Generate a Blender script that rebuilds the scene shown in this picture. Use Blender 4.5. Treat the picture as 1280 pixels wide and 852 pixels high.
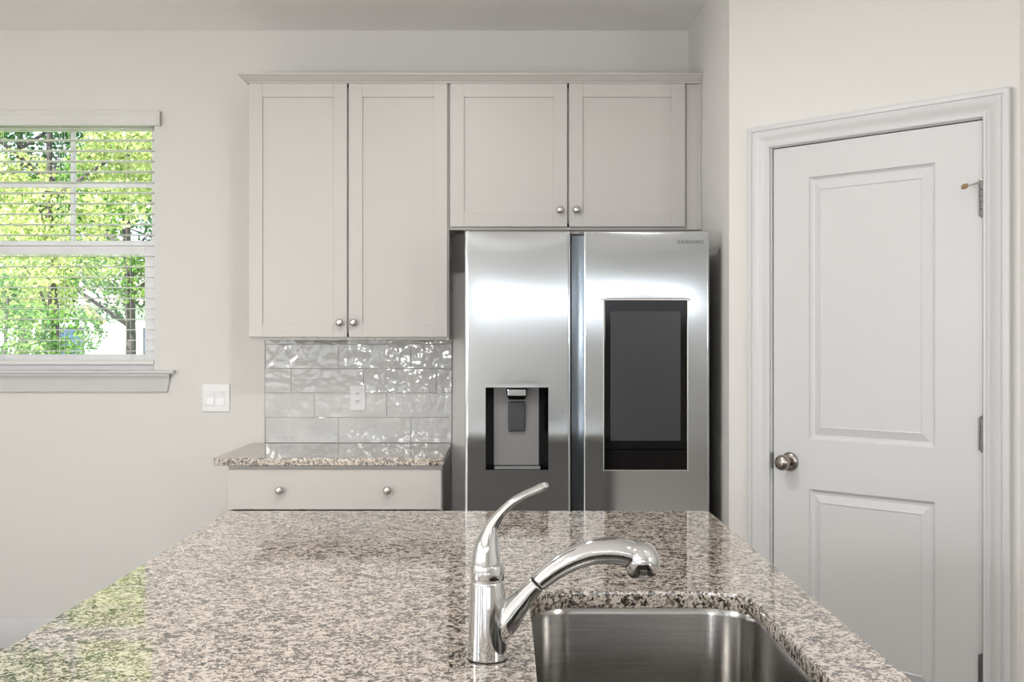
import bpy, bmesh, math, random
from mathutils import Vector, Matrix
import numpy as np
for o in list(bpy.data.objects): bpy.data.objects.remove(o)
SC = bpy.context.scene
COL = SC.collection
R = math.radians

# ------------------------------------------------------------------ camera, world, sun, lights, exposure
ZC = 1.364
cam = bpy.data.objects.new('camera', bpy.data.cameras.new('camera')); COL.objects.link(cam)
cam.location = (0, 0, ZC); cam.rotation_euler = (R(90), 0, 0)
cam.data.sensor_width = 36; cam.data.lens = 1370 / 1280 * 36
cam.data.shift_x = 8 / 1280; cam.data.shift_y = 1 / 1280
cam.data.clip_start = 0.05; cam.data.clip_end = 200
SC.camera = cam

vs = SC.view_settings
vs.view_transform = 'Standard'; vs.look = 'None'; vs.gamma = 1; vs.use_curve_mapping = False
vs.exposure = -0.05
SC.cycles.use_denoising = True
SC.cycles.max_bounces = 10; SC.cycles.diffuse_bounces = 5; SC.cycles.glossy_bounces = 5
SC.cycles.sample_clamp_indirect = 6; SC.cycles.caustics_reflective = False; SC.cycles.caustics_refractive = False

w = bpy.data.worlds.new('sky'); SC.world = w; w.use_nodes = True
wn = w.node_tree; wn.nodes.clear()
wo = wn.nodes.new('ShaderNodeOutputWorld'); wb = wn.nodes.new('ShaderNodeBackground')
tc = wn.nodes.new('ShaderNodeTexCoord'); sx = wn.nodes.new('ShaderNodeSeparateXYZ'); cr = wn.nodes.new('ShaderNodeValToRGB')
cr.color_ramp.elements[0].position = 0.0; cr.color_ramp.elements[0].color = (0.93, 0.96, 1.0, 1)
cr.color_ramp.elements[1].position = 0.6; cr.color_ramp.elements[1].color = (0.50, 0.70, 1.0, 1)
wn.links.new(tc.outputs['Generated'], sx.inputs[0]); wn.links.new(sx.outputs['Z'], cr.inputs[0])
wn.links.new(cr.outputs[0], wb.inputs[0]); wn.links.new(wb.outputs[0], wo.inputs[0])
wb.inputs[1].default_value = 2.3

def light(name, kind, loc, energy, color=(1, 1, 1), rot=(0, 0, 0), size=(1, 1), angle=None, shape='RECTANGLE', spread=None):
    l = bpy.data.lights.new(name, kind); l.energy = energy; l.color = color
    if kind == 'AREA':
        l.shape = shape; l.size = size[0]
        if shape == 'RECTANGLE': l.size_y = size[1]
        if spread: l.spread = spread
    if angle: l.angle = angle
    o = bpy.data.objects.new(name, l); COL.objects.link(o); o.location = loc; o.rotation_euler = rot
    o['kind'] = 'helper'
    return o
light('sunlight', 'SUN', (-5, -5, 20), 18, (1, .95, .85), rot=Vector((0.45, 0.75, -0.85)).to_track_quat('-Z', 'Y').to_euler(), angle=R(0.6))
# daylight of the room's other windows (rear wall, left wall), each light filling its window opening
YR = -6.0; XL = -4.3; XR = 3.2; YB = 4.893; HC = 2.752
REARWIN = [(-3.95, -2.45, .90, 2.40, 12), (-2.35, -.95, .90, 2.40, 8), (-.55, 2.65, 1.62, 2.16, 5.6)]   # x0, x1, z0, z1, watts
for a, b, c, d, e in REARWIN:
    light('rear_window_daylight', 'AREA', ((a + b) / 2, YR + .02, (c + d) / 2), e, (.95, .98, 1), rot=(R(90), 0, 0), size=(b - a - .1, d - c - .1))
LEFTWIN = [(-4.6, -3.2), (-2.4, -1.0), (-.4, 1.0)]
for a, b in LEFTWIN:
    light('left_window_daylight', 'AREA', (XL + .02, (a + b) / 2, 1.55), 12, (.93, .97, 1), rot=(R(90), 0, R(-90)), size=(b - a - .1, 1.5))
DOWN = [(-1.3, 2.6), (-0.25, 2.9), (-1.3, .7), (.9, .7), (-1.3, -1.6), (-3.0, -4.0)]
for x, y in DOWN:
    light('recessed_ceiling_lamp', 'AREA', (x, y, HC - .012), 19 if x == -.25 else 8, (1, .98, .96), size=(.15, .15), shape='DISK')

for x, y, e in ((-2.1, 1.2, 64), (-1.2, -3.6, 66), (1.95, .1, 46)):  # added fill points without fixtures, to lift the ceiling and upper walls
    gl = bpy.data.lights.new('fill_point', 'POINT'); gl.energy = e; gl.color = (1, .985, .965); gl.shadow_soft_size = .18
    go = bpy.data.objects.new('fill_point', gl); COL.objects.link(go); go.location = (x, y, 1.55); go['kind'] = 'helper'

# ------------------------------------------------------------------ materials
def mat(name):
    m = bpy.data.materials.new(name); m.use_nodes = True
    nt = m.node_tree; b = nt.nodes['Principled BSDF']
    return m, nt, b
def srgb(r, g, b):
    f = lambda c: (c / 255 / 12.92) if c / 255 <= .04045 else ((c / 255 + .055) / 1.055) ** 2.4
    return (f(r), f(g), f(b), 1)
def N(nt, t, **kw):
    n = nt.nodes.new(t)
    for k, v in kw.items(): setattr(n, k, v)
    return n
def coords(nt, scale=(1, 1, 1)):
    t = N(nt, 'ShaderNodeTexCoord'); mp = N(nt, 'ShaderNodeMapping'); mp.inputs['Scale'].default_value = scale
    nt.links.new(t.outputs['Object'], mp.inputs[0]); return mp.outputs[0]
def noise(nt, vec, scale, detail=2, rough=.5):
    n = N(nt, 'ShaderNodeTexNoise'); n.inputs['Scale'].default_value = scale; n.inputs['Detail'].default_value = detail
    n.inputs['Roughness'].default_value = rough; nt.links.new(vec, n.inputs['Vector']); return n
def ramp(nt, fac, stops, interp='LINEAR'):
    c = N(nt, 'ShaderNodeValToRGB'); c.color_ramp.interpolation = interp
    e = c.color_ramp.elements
    while len(e) < len(stops): e.new(.5)
    for i, (p, col) in enumerate(stops): e[i].position = p; e[i].color = col
    nt.links.new(fac, c.inputs[0]); return c.outputs[0]
def bump(nt, h, strength, dist, b, inp='Normal'):
    n = N(nt, 'ShaderNodeBump'); n.inputs['Strength'].default_value = strength; n.inputs['Distance'].default_value = dist
    nt.links.new(h, n.inputs['Height']); nt.links.new(n.outputs[0], b.inputs[inp]); return n
def paint(name, col, rough=.5, tex=0, texscale=250, spec=.5):
    m, nt, b = mat(name); b.inputs['Base Color'].default_value = col; b.inputs['Roughness'].default_value = rough
    b.inputs['Specular IOR Level'].default_value = spec
    v = coords(nt); n = noise(nt, v, texscale if tex else 3, 3)
    if tex: bump(nt, n.outputs[0], tex, .002, b)
    else:
        mp = N(nt, 'ShaderNodeMapRange'); mp.inputs[3].default_value = rough - .03; mp.inputs[4].default_value = rough + .03
        nt.links.new(n.outputs[0], mp.inputs[0]); nt.links.new(mp.outputs[0], b.inputs['Roughness'])
    return m
M = {}
M['wall'] = paint('wall_paint', srgb(217, 216, 213), .75, .12, 220, .25)
M['ceiling'] = paint('ceiling_paint', srgb(247, 246, 245), .9, .2, 120, .1)
M['trim'] = paint('white_trim_paint', srgb(203, 204, 205), .35)
M['cab'] = paint('greige_cabinet_paint', srgb(192, 189, 186), .38)
M['cabin'] = paint('cabinet_interior', srgb(150, 145, 138), .6)
M['vinyl'] = paint('white_window_vinyl', srgb(246, 246, 248), .3)
M['plastic'] = paint('white_plastic', srgb(228, 228, 230), .3)
M['blind'] = paint('white_blind_slat', srgb(240, 240, 240), .4)
M['black'] = paint('black_gap', srgb(14, 14, 15), .6)
M['blackglass'] = paint('black_glass_bezel', srgb(10, 10, 11), .08, 0, 3, .22)
M['screen'] = paint('switched_off_screen', srgb(58, 58, 60), .22, 0, 3, .3)
M['rubber'] = paint('tan_rubber', srgb(150, 125, 90), .6)
M['darkbtn'] = paint('grey_spray_button', srgb(70, 68, 66), .5)
M['gasket'] = paint('grey_side_panel', srgb(130, 130, 131), .5)
M['logo'] = paint('grey_logo_print', srgb(95, 95, 97), .4)
M['grille'] = paint('dark_grey_dispenser_plastic', srgb(120, 120, 121), .35)
M['paddle'] = paint('dispenser_paddle_dark', srgb(58, 58, 60), .2)

def blind_mat():
    m, nt, b = mat('white_blind_slat'); b.inputs['Base Color'].default_value = srgb(244, 244, 242); b.inputs['Roughness'].default_value = .4
    tr = N(nt, 'ShaderNodeBsdfTranslucent'); tr.inputs[0].default_value = (.9, .9, .88, 1); mx = N(nt, 'ShaderNodeMixShader'); mx.inputs[0].default_value = .35
    n = noise(nt, coords(nt), 3, 2); nt.links.new(ramp(nt, n.outputs[0], [(.2, srgb(240, 240, 238)), (.8, srgb(248, 248, 246))]), b.inputs['Base Color'])
    nt.links.new(b.outputs[0], mx.inputs[1]); nt.links.new(tr.outputs[0], mx.inputs[2]); nt.links.new(mx.outputs[0], nt.nodes['Material Output'].inputs[0]); return m
M['blind'] = blind_mat()
def metal(name, col, rough, brush=None, bstr=.05, rvar=.0):
    m, nt, b = mat(name); b.inputs['Base Color'].default_value = col; b.inputs['Metallic'].default_value = 1
    b.inputs['Roughness'].default_value = rough
    if brush:
        v = coords(nt, brush); n = noise(nt, v, 1, 4, .6)
        bump(nt, n.outputs[0], bstr, .001, b)
        mp = N(nt, 'ShaderNodeMapRange'); mp.inputs[3].default_value = rough * .8; mp.inputs[4].default_value = rough * 1.25
        nt.links.new(n.outputs[0], mp.inputs[0]); nt.links.new(mp.outputs[0], b.inputs['Roughness'])
    else:
        v = coords(nt); n = noise(nt, v, 40, 3)
        mp = N(nt, 'ShaderNodeMapRange'); mp.inputs[3].default_value = rough; mp.inputs[4].default_value = rough * 1.3 + .01
        nt.links.new(n.outputs[0], mp.inputs[0]); nt.links.new(mp.outputs[0], b.inputs['Roughness'])
    return m
M['fridge'] = metal('brushed_stainless_door', (.54, .565, .59, 1), .10, (3, 3, 420), .006)
M['sink'] = metal('brushed_stainless_sink', (.33, .32, .305, 1), .20, (6, 6, 260), .003)
M['chrome'] = metal('polished_chrome', (.66, .665, .675, 1), .05)
M['nickel'] = metal('satin_nickel', (.62, .60, .57, 1), .25)
M['knobmetal'] = metal('antique_nickel_knob', (.36, .33, .30, 1), .18)
M['hinge'] = metal('grey_steel_hinge', (.20, .20, .195, 1), .4)

# granite: cream ground, grey-brown crystals, black flecks, glossy
def granite(name, cream, grey, brown, black, s=1.0, shift=0):
    m, nt, b = mat(name)
    v = coords(nt)
    nz = noise(nt, v, 90 * s, 3); 
    mx = N(nt, 'ShaderNodeMixRGB'); mx.inputs[0].default_value = .022
    nt.links.new(v, mx.inputs[1]); nt.links.new(nz.outputs['Color'], mx.inputs[2])
    vo = N(nt, 'ShaderNodeTexVoronoi'); vo.inputs['Scale'].default_value = 165 * s; nt.links.new(mx.outputs[0], vo.inputs['Vector'])
    sep = N(nt, 'ShaderNodeSeparateColor'); nt.links.new(vo.outputs['Color'], sep.inputs[0])
    big = noise(nt, v, 34 * s, 3, .6)
    add = N(nt, 'ShaderNodeMath', operation='MULTIPLY_ADD'); add.inputs[1].default_value = .55
    nt.links.new(sep.outputs[0], add.inputs[0])
    m2 = N(nt, 'ShaderNodeMath', operation='MULTIPLY'); m2.inputs[1].default_value = .75; nt.links.new(big.outputs[0], m2.inputs[0])
    nt.links.new(m2.outputs[0], add.inputs[2])
    c = ramp(nt, add.outputs[0], [(.0, cream), (.60 + shift, cream), (.66 + shift, grey), (.76 + shift, brown), (.86 + shift, black)], 'LINEAR')
    fine = noise(nt, v, 420 * s, 2)
    hv = N(nt, 'ShaderNodeMixRGB', blend_type='MULTIPLY'); hv.inputs[0].default_value = .55
    fc = ramp(nt, fine.outputs[0], [(.3, (.62, .60, .58, 1)), (.6, (1, 1, 1, 1))])
    nt.links.new(c, hv.inputs[1]); nt.links.new(fc, hv.inputs[2])
    nt.links.new(hv.outputs[0], b.inputs['Base Color'])
    b.inputs['Roughness'].default_value = .045; b.inputs['IOR'].default_value = 2.0
    return m
M['granite'] = granite('island_granite', srgb(204, 195, 184), srgb(174, 164, 152), srgb(124, 111, 99), srgb(44, 41, 39), 1.3, -.03)
M['granite2'] = M['granite']

# glossy wavy subway tile, pattern measured in the wall plane (object x, z)
def tile_mat():
    m, nt, b = mat('glossy_wavy_grey_tile')
    t = N(nt, 'ShaderNodeTexCoord'); sp = N(nt, 'ShaderNodeSeparateXYZ'); nt.links.new(t.outputs['Object'], sp.inputs[0])
    n1 = noise(nt, t.outputs['Object'], 26, 1, .4); n2 = noise(nt, t.outputs['Object'], 9, 2)
    a = N(nt, 'ShaderNodeMath', operation='MULTIPLY_ADD'); a.inputs[1].default_value = 2.2
    nt.links.new(n2.outputs[0], a.inputs[0]); nt.links.new(n1.outputs[0], a.inputs[2])
    bump(nt, a.outputs[0], .33, .006, b)
    c = ramp(nt, n2.outputs[0], [(.3, srgb(196, 198, 198)), (.7, srgb(208, 208, 206))]); nt.links.new(c, b.inputs['Base Color'])
    b.inputs['Roughness'].default_value = .05; b.inputs['IOR'].default_value = 1.6
    return m
M['tile'] = tile_mat()
M['grout'] = paint('pale_grout', srgb(200, 199, 196), .85)

def wood_floor():
    m, nt, b = mat('dark_plank_floor')
    br = N(nt, 'ShaderNodeTexBrick'); v = coords(nt)
    nt.links.new(v, br.inputs[0]); br.inputs['Scale'].default_value = 1; br.inputs['Brick Width'].default_value = 1.3; br.inputs['Row Height'].default_value = .13
    br.inputs['Mortar Size'].default_value = .0015
    br.inputs['Color1'].default_value = srgb(150, 140, 130); br.inputs['Color2'].default_value = srgb(132, 122, 113); br.inputs['Mortar'].default_value = srgb(30, 25, 22)
    g = noise(nt, coords(nt, (2, 40, 1)), 3, 4)
    mx = N(nt, 'ShaderNodeMixRGB', blend_type='MULTIPLY'); mx.inputs[0].default_value = .5
    nt.links.new(br.outputs[0], mx.inputs[1]); nt.links.new(ramp(nt, g.outputs[0], [(.3, (.6, .6, .6, 1)), (.7, (1, 1, 1, 1))]), mx.inputs[2])
    nt.links.new(mx.outputs[0], b.inputs['Base Color']); b.inputs['Roughness'].default_value = .35
    return m
M['floor'] = wood_floor()

def glass_mat():
    m, nt, b = mat('window_glass')
    b.inputs['Base Color'].default_value = (1, 1, 1, 1); b.inputs['Roughness'].default_value = 0
    g = N(nt, 'ShaderNodeBsdfGlossy'); g.inputs['Roughness'].default_value = .0
    tr = N(nt, 'ShaderNodeBsdfTransparent'); tr.inputs[0].default_value = (.97, .98, .98, 1)
    fr = N(nt, 'ShaderNodeFresnel'); fr.inputs[0].default_value = 1.35
    mx = N(nt, 'ShaderNodeMixShader'); nt.links.new(fr.outputs[0], mx.inputs[0]); nt.links.new(tr.outputs[0], mx.inputs[1]); nt.links.new(g.outputs[0], mx.inputs[2])
    nt.links.new(mx.outputs[0], nt.nodes['Material Output'].inputs[0])
    return m
M['glass'] = glass_mat()

def leaf_mat(name, c1, c2, c3):
    m, nt, b = mat(name)
    v = coords(nt); n = noise(nt, v, 7, 5, .75)
    c = ramp(nt, n.outputs[0], [(.3, c1), (.5, c2), (.68, c3)])
    d = N(nt, 'ShaderNodeBsdfDiffuse'); tr = N(nt, 'ShaderNodeBsdfTranslucent'); mx = N(nt, 'ShaderNodeMixShader'); mx.inputs[0].default_value = .35
    nt.links.new(c, d.inputs[0]); nt.links.new(c, tr.inputs[0]); nt.links.new(d.outputs[0], mx.inputs[1]); nt.links.new(tr.outputs[0], mx.inputs[2])
    nt.links.new(mx.outputs[0], nt.nodes['Material Output'].inputs[0])
    return m
M['leaf1'] = leaf_mat('yellow_green_leaves', srgb(96, 118, 62), srgb(182, 194, 124), srgb(240, 236, 200))
M['leaf2'] = leaf_mat('mid_green_leaves', srgb(58, 92, 52), srgb(104, 146, 70), srgb(196, 212, 130))
M['leaf3'] = leaf_mat('dark_green_leaves', srgb(40, 70, 52), srgb(66, 104, 64), srgb(120, 150, 90))
M['bark'] = paint('dark_bark', srgb(74, 68, 70), .9, .8, 30)
M['paleboard'] = paint('pale_board', srgb(190, 172, 130), .8, .4, 30)
M['grass'] = paint('lawn', srgb(168, 184, 130), .95, .8, 20)
M['siding'] = paint('pale_blue_siding', srgb(222, 230, 240), .7)
M['roof'] = paint('grey_shingles', srgb(120, 112, 108), .9, .6, 30)
M['darkwin'] = paint('dark_blue_window', srgb(60, 82, 112), .15)
M['bounce'] = paint('beige_bounce_surface', srgb(214, 208, 200), .95, .6, 300, .1)
M['exterior'] = paint('exterior_wall', srgb(200, 196, 188), .8)

# ------------------------------------------------------------------ mesh helpers
def box(bm, x0, x1, y0, y1, z0, z1):
    vs_ = [bm.verts.new(p) for p in ((x0, y0, z0), (x1, y0, z0), (x1, y1, z0), (x0, y1, z0), (x0, y0, z1), (x1, y0, z1), (x1, y1, z1), (x0, y1, z1))]
    for f in ((0, 3, 2, 1), (4, 5, 6, 7), (0, 1, 5, 4), (1, 2, 6, 5), (2, 3, 7, 6), (3, 0, 4, 7)):
        bm.faces.new([vs_[i] for i in f])
def prism(bm, pts, z0, z1):
    a = [bm.verts.new((x, y, z0)) for x, y in pts]; b = [bm.verts.new((x, y, z1)) for x, y in pts]
    bm.faces.new(a[::-1]); bm.faces.new(b)
    n = len(pts)
    for i in range(n): bm.faces.new((a[i], a[(i + 1) % n], b[(i + 1) % n], b[i]))
def loft(bm, rings, cap=True, closed=False):
    rs = [[bm.verts.new(p) for p in r] for r in rings]
    n = len(rs[0])
    rng = range(len(rs)) if closed else range(len(rs) - 1)
    for i in rng:
        A, B = rs[i], rs[(i + 1) % len(rs)]
        for j in range(n): bm.faces.new((A[j], A[(j + 1) % n], B[(j + 1) % n], B[j]))
    if cap and not closed:
        bm.faces.new(rs[0][::-1]); bm.faces.new(rs[-1])
def lathe(bm, prof, centre=(0, 0, 0), axis='Z', seg=32):
    """prof = [(radius, height)]"""
    rings = []
    for r, h in prof:
        ring = []
        for k in range(seg):
            a = 2 * math.pi * k / seg; p = Vector((max(r, 1e-4) * math.cos(a), max(r, 1e-4) * math.sin(a), h))
            if axis == 'Y-': p = Vector((p.x, -p.z, p.y))      # points towards -Y
            if axis == 'X': p = Vector((p.z, p.x, p.y))
            ring.append(p + Vector(centre))
        rings.append(ring)
    loft(bm, rings)
def sweep(bm, pts, seg=24, up=(0, 1, 0)):
    """pts = [(x, y, z, r_inplane, r_side)] sweep elliptic sections along a path lying in the XZ plane"""
    P = [Vector(p[:3]) for p in pts]; rings = []; side = Vector(up)
    for i, p in enumerate(P):
        t = (P[min(i + 1, len(P) - 1)] - P[max(i - 1, 0)]).normalized()
        n = side.cross(t).normalized()
        rings.append([p + n * pts[i][3] * math.cos(2 * math.pi * k / seg) + side * pts[i][4] * math.sin(2 * math.pi * k / seg) for k in range(seg)])
    loft(bm, rings)
def catmull(pts, n=6):
    out = []
    for i in range(len(pts) - 1):
        p0 = pts[max(i - 1, 0)]; p1 = pts[i]; p2 = pts[i + 1]; p3 = pts[min(i + 2, len(pts) - 1)]
        for k in range(n):
            t = k / n
            out.append(tuple(.5 * ((2 * b) + (-a + c) * t + (2 * a - 5 * b + 4 * c - d) * t * t + (-a + 3 * b - 3 * c + d) * t ** 3) for a, b, c, d in zip(p0, p1, p2, p3)))
    out.append(tuple(pts[-1])); return out
def obj(name, bm, m, parent=None, bevel=0, smooth=False, loc=None, rotz=0, seg=2, sharp=40):
    me = bpy.data.meshes.new(name)
    if isinstance(bm, bpy.types.Mesh): me = bm
    else:
        bmesh.ops.recalc_face_normals(bm, faces=bm.faces[:]); bm.to_mesh(me); bm.free()
    me.materials.clear(); me.materials.append(M[m])
    o = bpy.data.objects.new(name, me); COL.objects.link(o)
    if smooth:
        for p in me.polygons: p.use_smooth = True
        try: me.set_sharp_from_angle(angle=R(sharp))
        except Exception: pass
    if bevel:
        b = o.modifiers.new('bevel', 'BEVEL'); b.width = bevel; b.segments = seg; b.limit_method = 'ANGLE'; b.angle_limit = R(40)
        b.harden_normals = False
    if parent: o.parent = parent
    if loc: o.location = loc
    if rotz: o.rotation_euler = (0, 0, rotz)
    return o
def bmn(): return bmesh.new()
def thing(name, label, cat, loc=(0, 0, 0), rotz=0, group=None):
    o = bpy.data.objects.new(name, None); COL.objects.link(o); o.location = loc; o.rotation_euler = (0, 0, rotz); o.empty_display_size = .1
    return tag(o, label, cat, group)
def tag(o, label, cat, group=None):
    o['label'] = label; o['category'] = cat
    if group: o['group'] = group
    return o
def struct(o, label=None):
    o['kind'] = 'structure'
    if label: o['label'] = label
    return o
def wall_hole(bm, x0, x1, y0, y1, z0, z1, holes):
    """wall running along x with rectangular holes (a, b, c, d)"""
    xs = sorted({x0, x1, *[h[0] for h in holes], *[h[1] for h in holes]}); zs = sorted({z0, z1, *[h[2] for h in holes], *[h[3] for h in holes]})
    inside = lambda x, z: any(h[0] < x < h[1] and h[2] < z < h[3] for h in holes)
    solid = lambda i, j: 0 <= i < len(xs) - 1 and 0 <= j < len(zs) - 1 and not inside((xs[i] + xs[i + 1]) / 2, (zs[j] + zs[j + 1]) / 2)
    V = {}
    def v(i, j, y):
        k = (i, j, y)
        if k not in V: V[k] = bm.verts.new((xs[i], y, zs[j]))
        return V[k]
    for i in range(len(xs) - 1):
        for j in range(len(zs) - 1):
            if not solid(i, j): continue
            bm.faces.new((v(i, j, y0), v(i + 1, j, y0), v(i + 1, j + 1, y0), v(i, j + 1, y0)))
            bm.faces.new((v(i, j, y1), v(i, j + 1, y1), v(i + 1, j + 1, y1), v(i + 1, j, y1)))
            if not solid(i - 1, j): bm.faces.new((v(i, j, y0), v(i, j + 1, y0), v(i, j + 1, y1), v(i, j, y1)))
            if not solid(i + 1, j): bm.faces.new((v(i + 1, j, y0), v(i + 1, j, y1), v(i + 1, j + 1, y1), v(i + 1, j + 1, y0)))
            if not solid(i, j - 1): bm.faces.new((v(i, j, y0), v(i, j, y1), v(i + 1, j, y1), v(i + 1, j, y0)))
            if not solid(i, j + 1): bm.faces.new((v(i, j + 1, y0), v(i + 1, j + 1, y0), v(i + 1, j + 1, y1), v(i, j + 1, y1)))

# ------------------------------------------------------------------ room shell
WX0, WX1, WZ0, WZ1 = -2.42, -1.568, 1.236, 2.378         # kitchen window opening
XA = 0.818; YC = 4.018                                    # alcove side wall, start of the diagonal wall
TE = .728; XE, YE = XA + TE, YC - TE
b = bmn(); box(b, XL - .1, XR + .1, YR - .1, YB + .15, -.1, 0); struct(obj('floor', b, 'floor'))
b = bmn(); box(b, XL - .15, XR + .15, YR - .15, YB + .15, HC, HC + .12); struct(obj('ceiling', b, 'ceiling'))
b = bmn(); wall_hole(b, XL - .15, 3.0, YB, YB + .15, 0, HC, [(WX0, WX1, WZ0, WZ1)]); struct(obj('wall_back', b, 'wall'))
b = bmn(); prism(b, [(XA, YB), (XA, YC), (XA + .07, YC + .07), (XA + .10, YB)], 0, HC); struct(obj('wall_right', b, 'wall'))
b = bmn(); wall_hole(b, .001, TE * math.sqrt(2) - .001, 0, .10, 0, HC, [(.172, .926, -.01, 2.058)])
struct(obj('wall_diagonal', b, 'wall', loc=(XA, YC, 0), rotz=R(-45)))
b = bmn(); box(b, XE, XR + .15, YE, YE + .1, 0, HC); struct(obj('wall_far_right', b, 'wall'))
b = bmn(); box(b, XR, XR + .15, YR, YE, 0, HC); struct(obj('wall_right_side', b, 'wall'))
b = bmn(); wall_hole(b, XL - .15, XR + .15, YR - .15, YR, 0, HC, [(a, c, d, e) for a, c, d, e, _ in REARWIN]); struct(obj('wall_rear', b, 'wall'))
b = bmn(); wall_hole(b, YR, YB, 0, .15, 0, HC, [(a, c, .78, 2.32) for a, c in LEFTWIN])
struct(obj('wall_left', b, 'wall', loc=(XL, 0, 0), rotz=R(90)))
b = bmn(); box(b, XL, -.9, YR, 2.6, 0, .012); struct(obj('floor_bounce', b, 'bounce'))  # unseen pale sheet, added to bounce light up to the ceiling
# baseboards: moulded profile
def baseboard(name, x0, x1, parent=None, loc=(0, 0, 0), rotz=0):
    b = bmn(); prof = [(0, 0), (-.014, 0), (-.014, .098), (-.011, .106), (-.0105, .118), (-.006, .128), (0, .132)]
    loft(b, [[(x0, y, z) for y, z in prof], [(x1, y, z) for y, z in prof]])
    return struct(obj(name, b, 'trim', loc=loc, rotz=rotz, smooth=True, sharp=25))
baseboard('baseboard_back', XL, -1.09, loc=(0, YB, 0))
baseboard('baseboard_left', -YB, -YR, loc=(XL, 0, 0), rotz=R(90))
for o in [o for o in bpy.data.objects if o.name == 'baseboard_left']: o.rotation_euler[2] = R(90); o.scale = (-1, 1, 1)
baseboard('baseboard_right', .002, .0885, loc=(XA, YC, 0), rotz=R(-45))
baseboard('baseboard_far_right', XE, XR, loc=(0, YE, 0))

# ------------------------------------------------------------------ pantry door (diagonal wall): local x along wall, -y into the room
SQ = (XA, YC, 0); A45 = R(-45)
DU0, DU1, DZ0, DZ1 = .184, .914, .012, 2.046
def casing():
    b = bmn()
    prof = [(0, 0), (0, -.010), (.003, -.012), (.010, -.012), (.0125, -.008), (.016, -.008), (.022, -.0095), (.035, -.017), (.050, -.0225), (.058, -.0235), (.0605, -.020), (.064, -.020), (.066, -.0245), (.080, -.0245), (.084, -.022), (.084, 0)]
    ui, uo_, zt = .176, .922, 2.053
    # mitred loft: left leg up, head, right leg down
    ring = []
    for st in range(4):
        r = []
        for d, y in prof:
            if st == 0: r.append((ui - d, y, .0))
            if st == 1: r.append((ui - d, y, zt + d * .92))
            if st == 2: r.append((uo_ + d, y, zt + d * .92))
            if st == 3: r.append((uo_ + d, y, .0))
        ring.append(r)
    loft(b, ring)
    return b
struct(obj('trim_1', casing(), 'trim', loc=SQ, rotz=A45, smooth=True, sharp=22), 'white moulded casing round the pantry door')
b = bmn(); box(b, .172, .1805, .0, .10, 0, 2.058); box(b, .9175, .926, .0, .10, 0, 2.058); box(b, .172, .926, .0, .10, 2.0495, 2.058)
box(b, .1805, .192, .048, .06, 0, 2.05); box(b, .906, .9175, .048, .06, 0, 2.05); box(b, .18, .918, .048, .06, 2.036, 2.0495)
struct(obj('trim_2', b, 'trim', loc=SQ, rotz=A45), 'white jamb and stops of the pantry door')

door = bpy.data.objects.new('door_1', None); COL.objects.link(door); door.location = SQ; door.rotation_euler = (0, 0, A45); struct(door, 'white two-panel pantry door in the diagonal wall')
def moulded_slab():
    b = bmn(); yf = .006; yb = .041
    px = (.322, .766); pz = [(.246, .855), (1.026, 1.933)]
    xs = [DU0, px[0], px[1], DU1]; zs = [DZ0, pz[0][0], pz[0][1], pz[1][0], pz[1][1], DZ1]
    V = {(i, j): b.verts.new((xs[i], yf, zs[j])) for i in range(4) for j in range(6)}
    prof = [(.0, 0), (.003, .005), (.010, .0100), (.018, .0105), (.040, .0035), (.044, .002), (.048, .0045)]
    for i in range(3):
        for j in range(5):
            if i == 1 and j in (1, 3):
                x0, x1, z0, z1 = xs[1], xs[2], zs[j], zs[j + 1]
                prev = [V[1, j], V[2, j], V[2, j + 1], V[1, j + 1]]
                for d, dep in prof[1:]:
                    cur = [b.verts.new((x, yf + dep, z)) for x, z in ((x0 + d, z0 + d), (x1 - d, z0 + d), (x1 - d, z1 - d), (x0 + d, z1 - d))]
                    for k in range(4): b.faces.new((prev[k], prev[(k + 1) % 4], cur[(k + 1) % 4], cur[k]))
                    prev = cur
                b.faces.new(prev)
            else: b.faces.new((V[i, j], V[i + 1, j], V[i + 1, j + 1], V[i, j + 1]))
    B = [b.verts.new((x, yb, z)) for x, z in ((DU0, DZ0), (DU1, DZ0), (DU1, DZ1), (DU0, DZ1))]
    b.faces.new(B[::-1])
    bot = [V[i, 0] for i in range(4)]; top = [V[i, 5] for i in range(4)]; lf = [V[0, j] for j in range(6)]; rt = [V[3, j] for j in range(6)]
    b.faces.new(bot[::-1] + [B[0], B[1]]); b.faces.new(top + [B[2], B[3]]); b.faces.new(lf + [B[3], B[0]]); b.faces.new(rt[::-1] + [B[1], B[2]])
    return b
obj('slab', moulded_slab(), 'trim', door)
# knob
b = bmn()
lathe(b, [(.0, 0), (.033, 0), (.0335, .004), (.031, .008), (.026, .011), (.013, .013), (.0115, .018), (.0115, .026), (.016, .031), (.0235, .037), (.027, .045), (.0275, .053), (.0255, .060), (.020, .065), (.012, .0675), (0, .068)], (DU0 + .064, .006, .944), 'Y-')
obj('door_knob', b, 'knobmetal', door, smooth=True, sharp=60)
b = bmn(); box(b, .1785, .1835, -.004, .02, .915, .972); obj('latch_plate', b, 'hinge', door, bevel=.0008)
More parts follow.
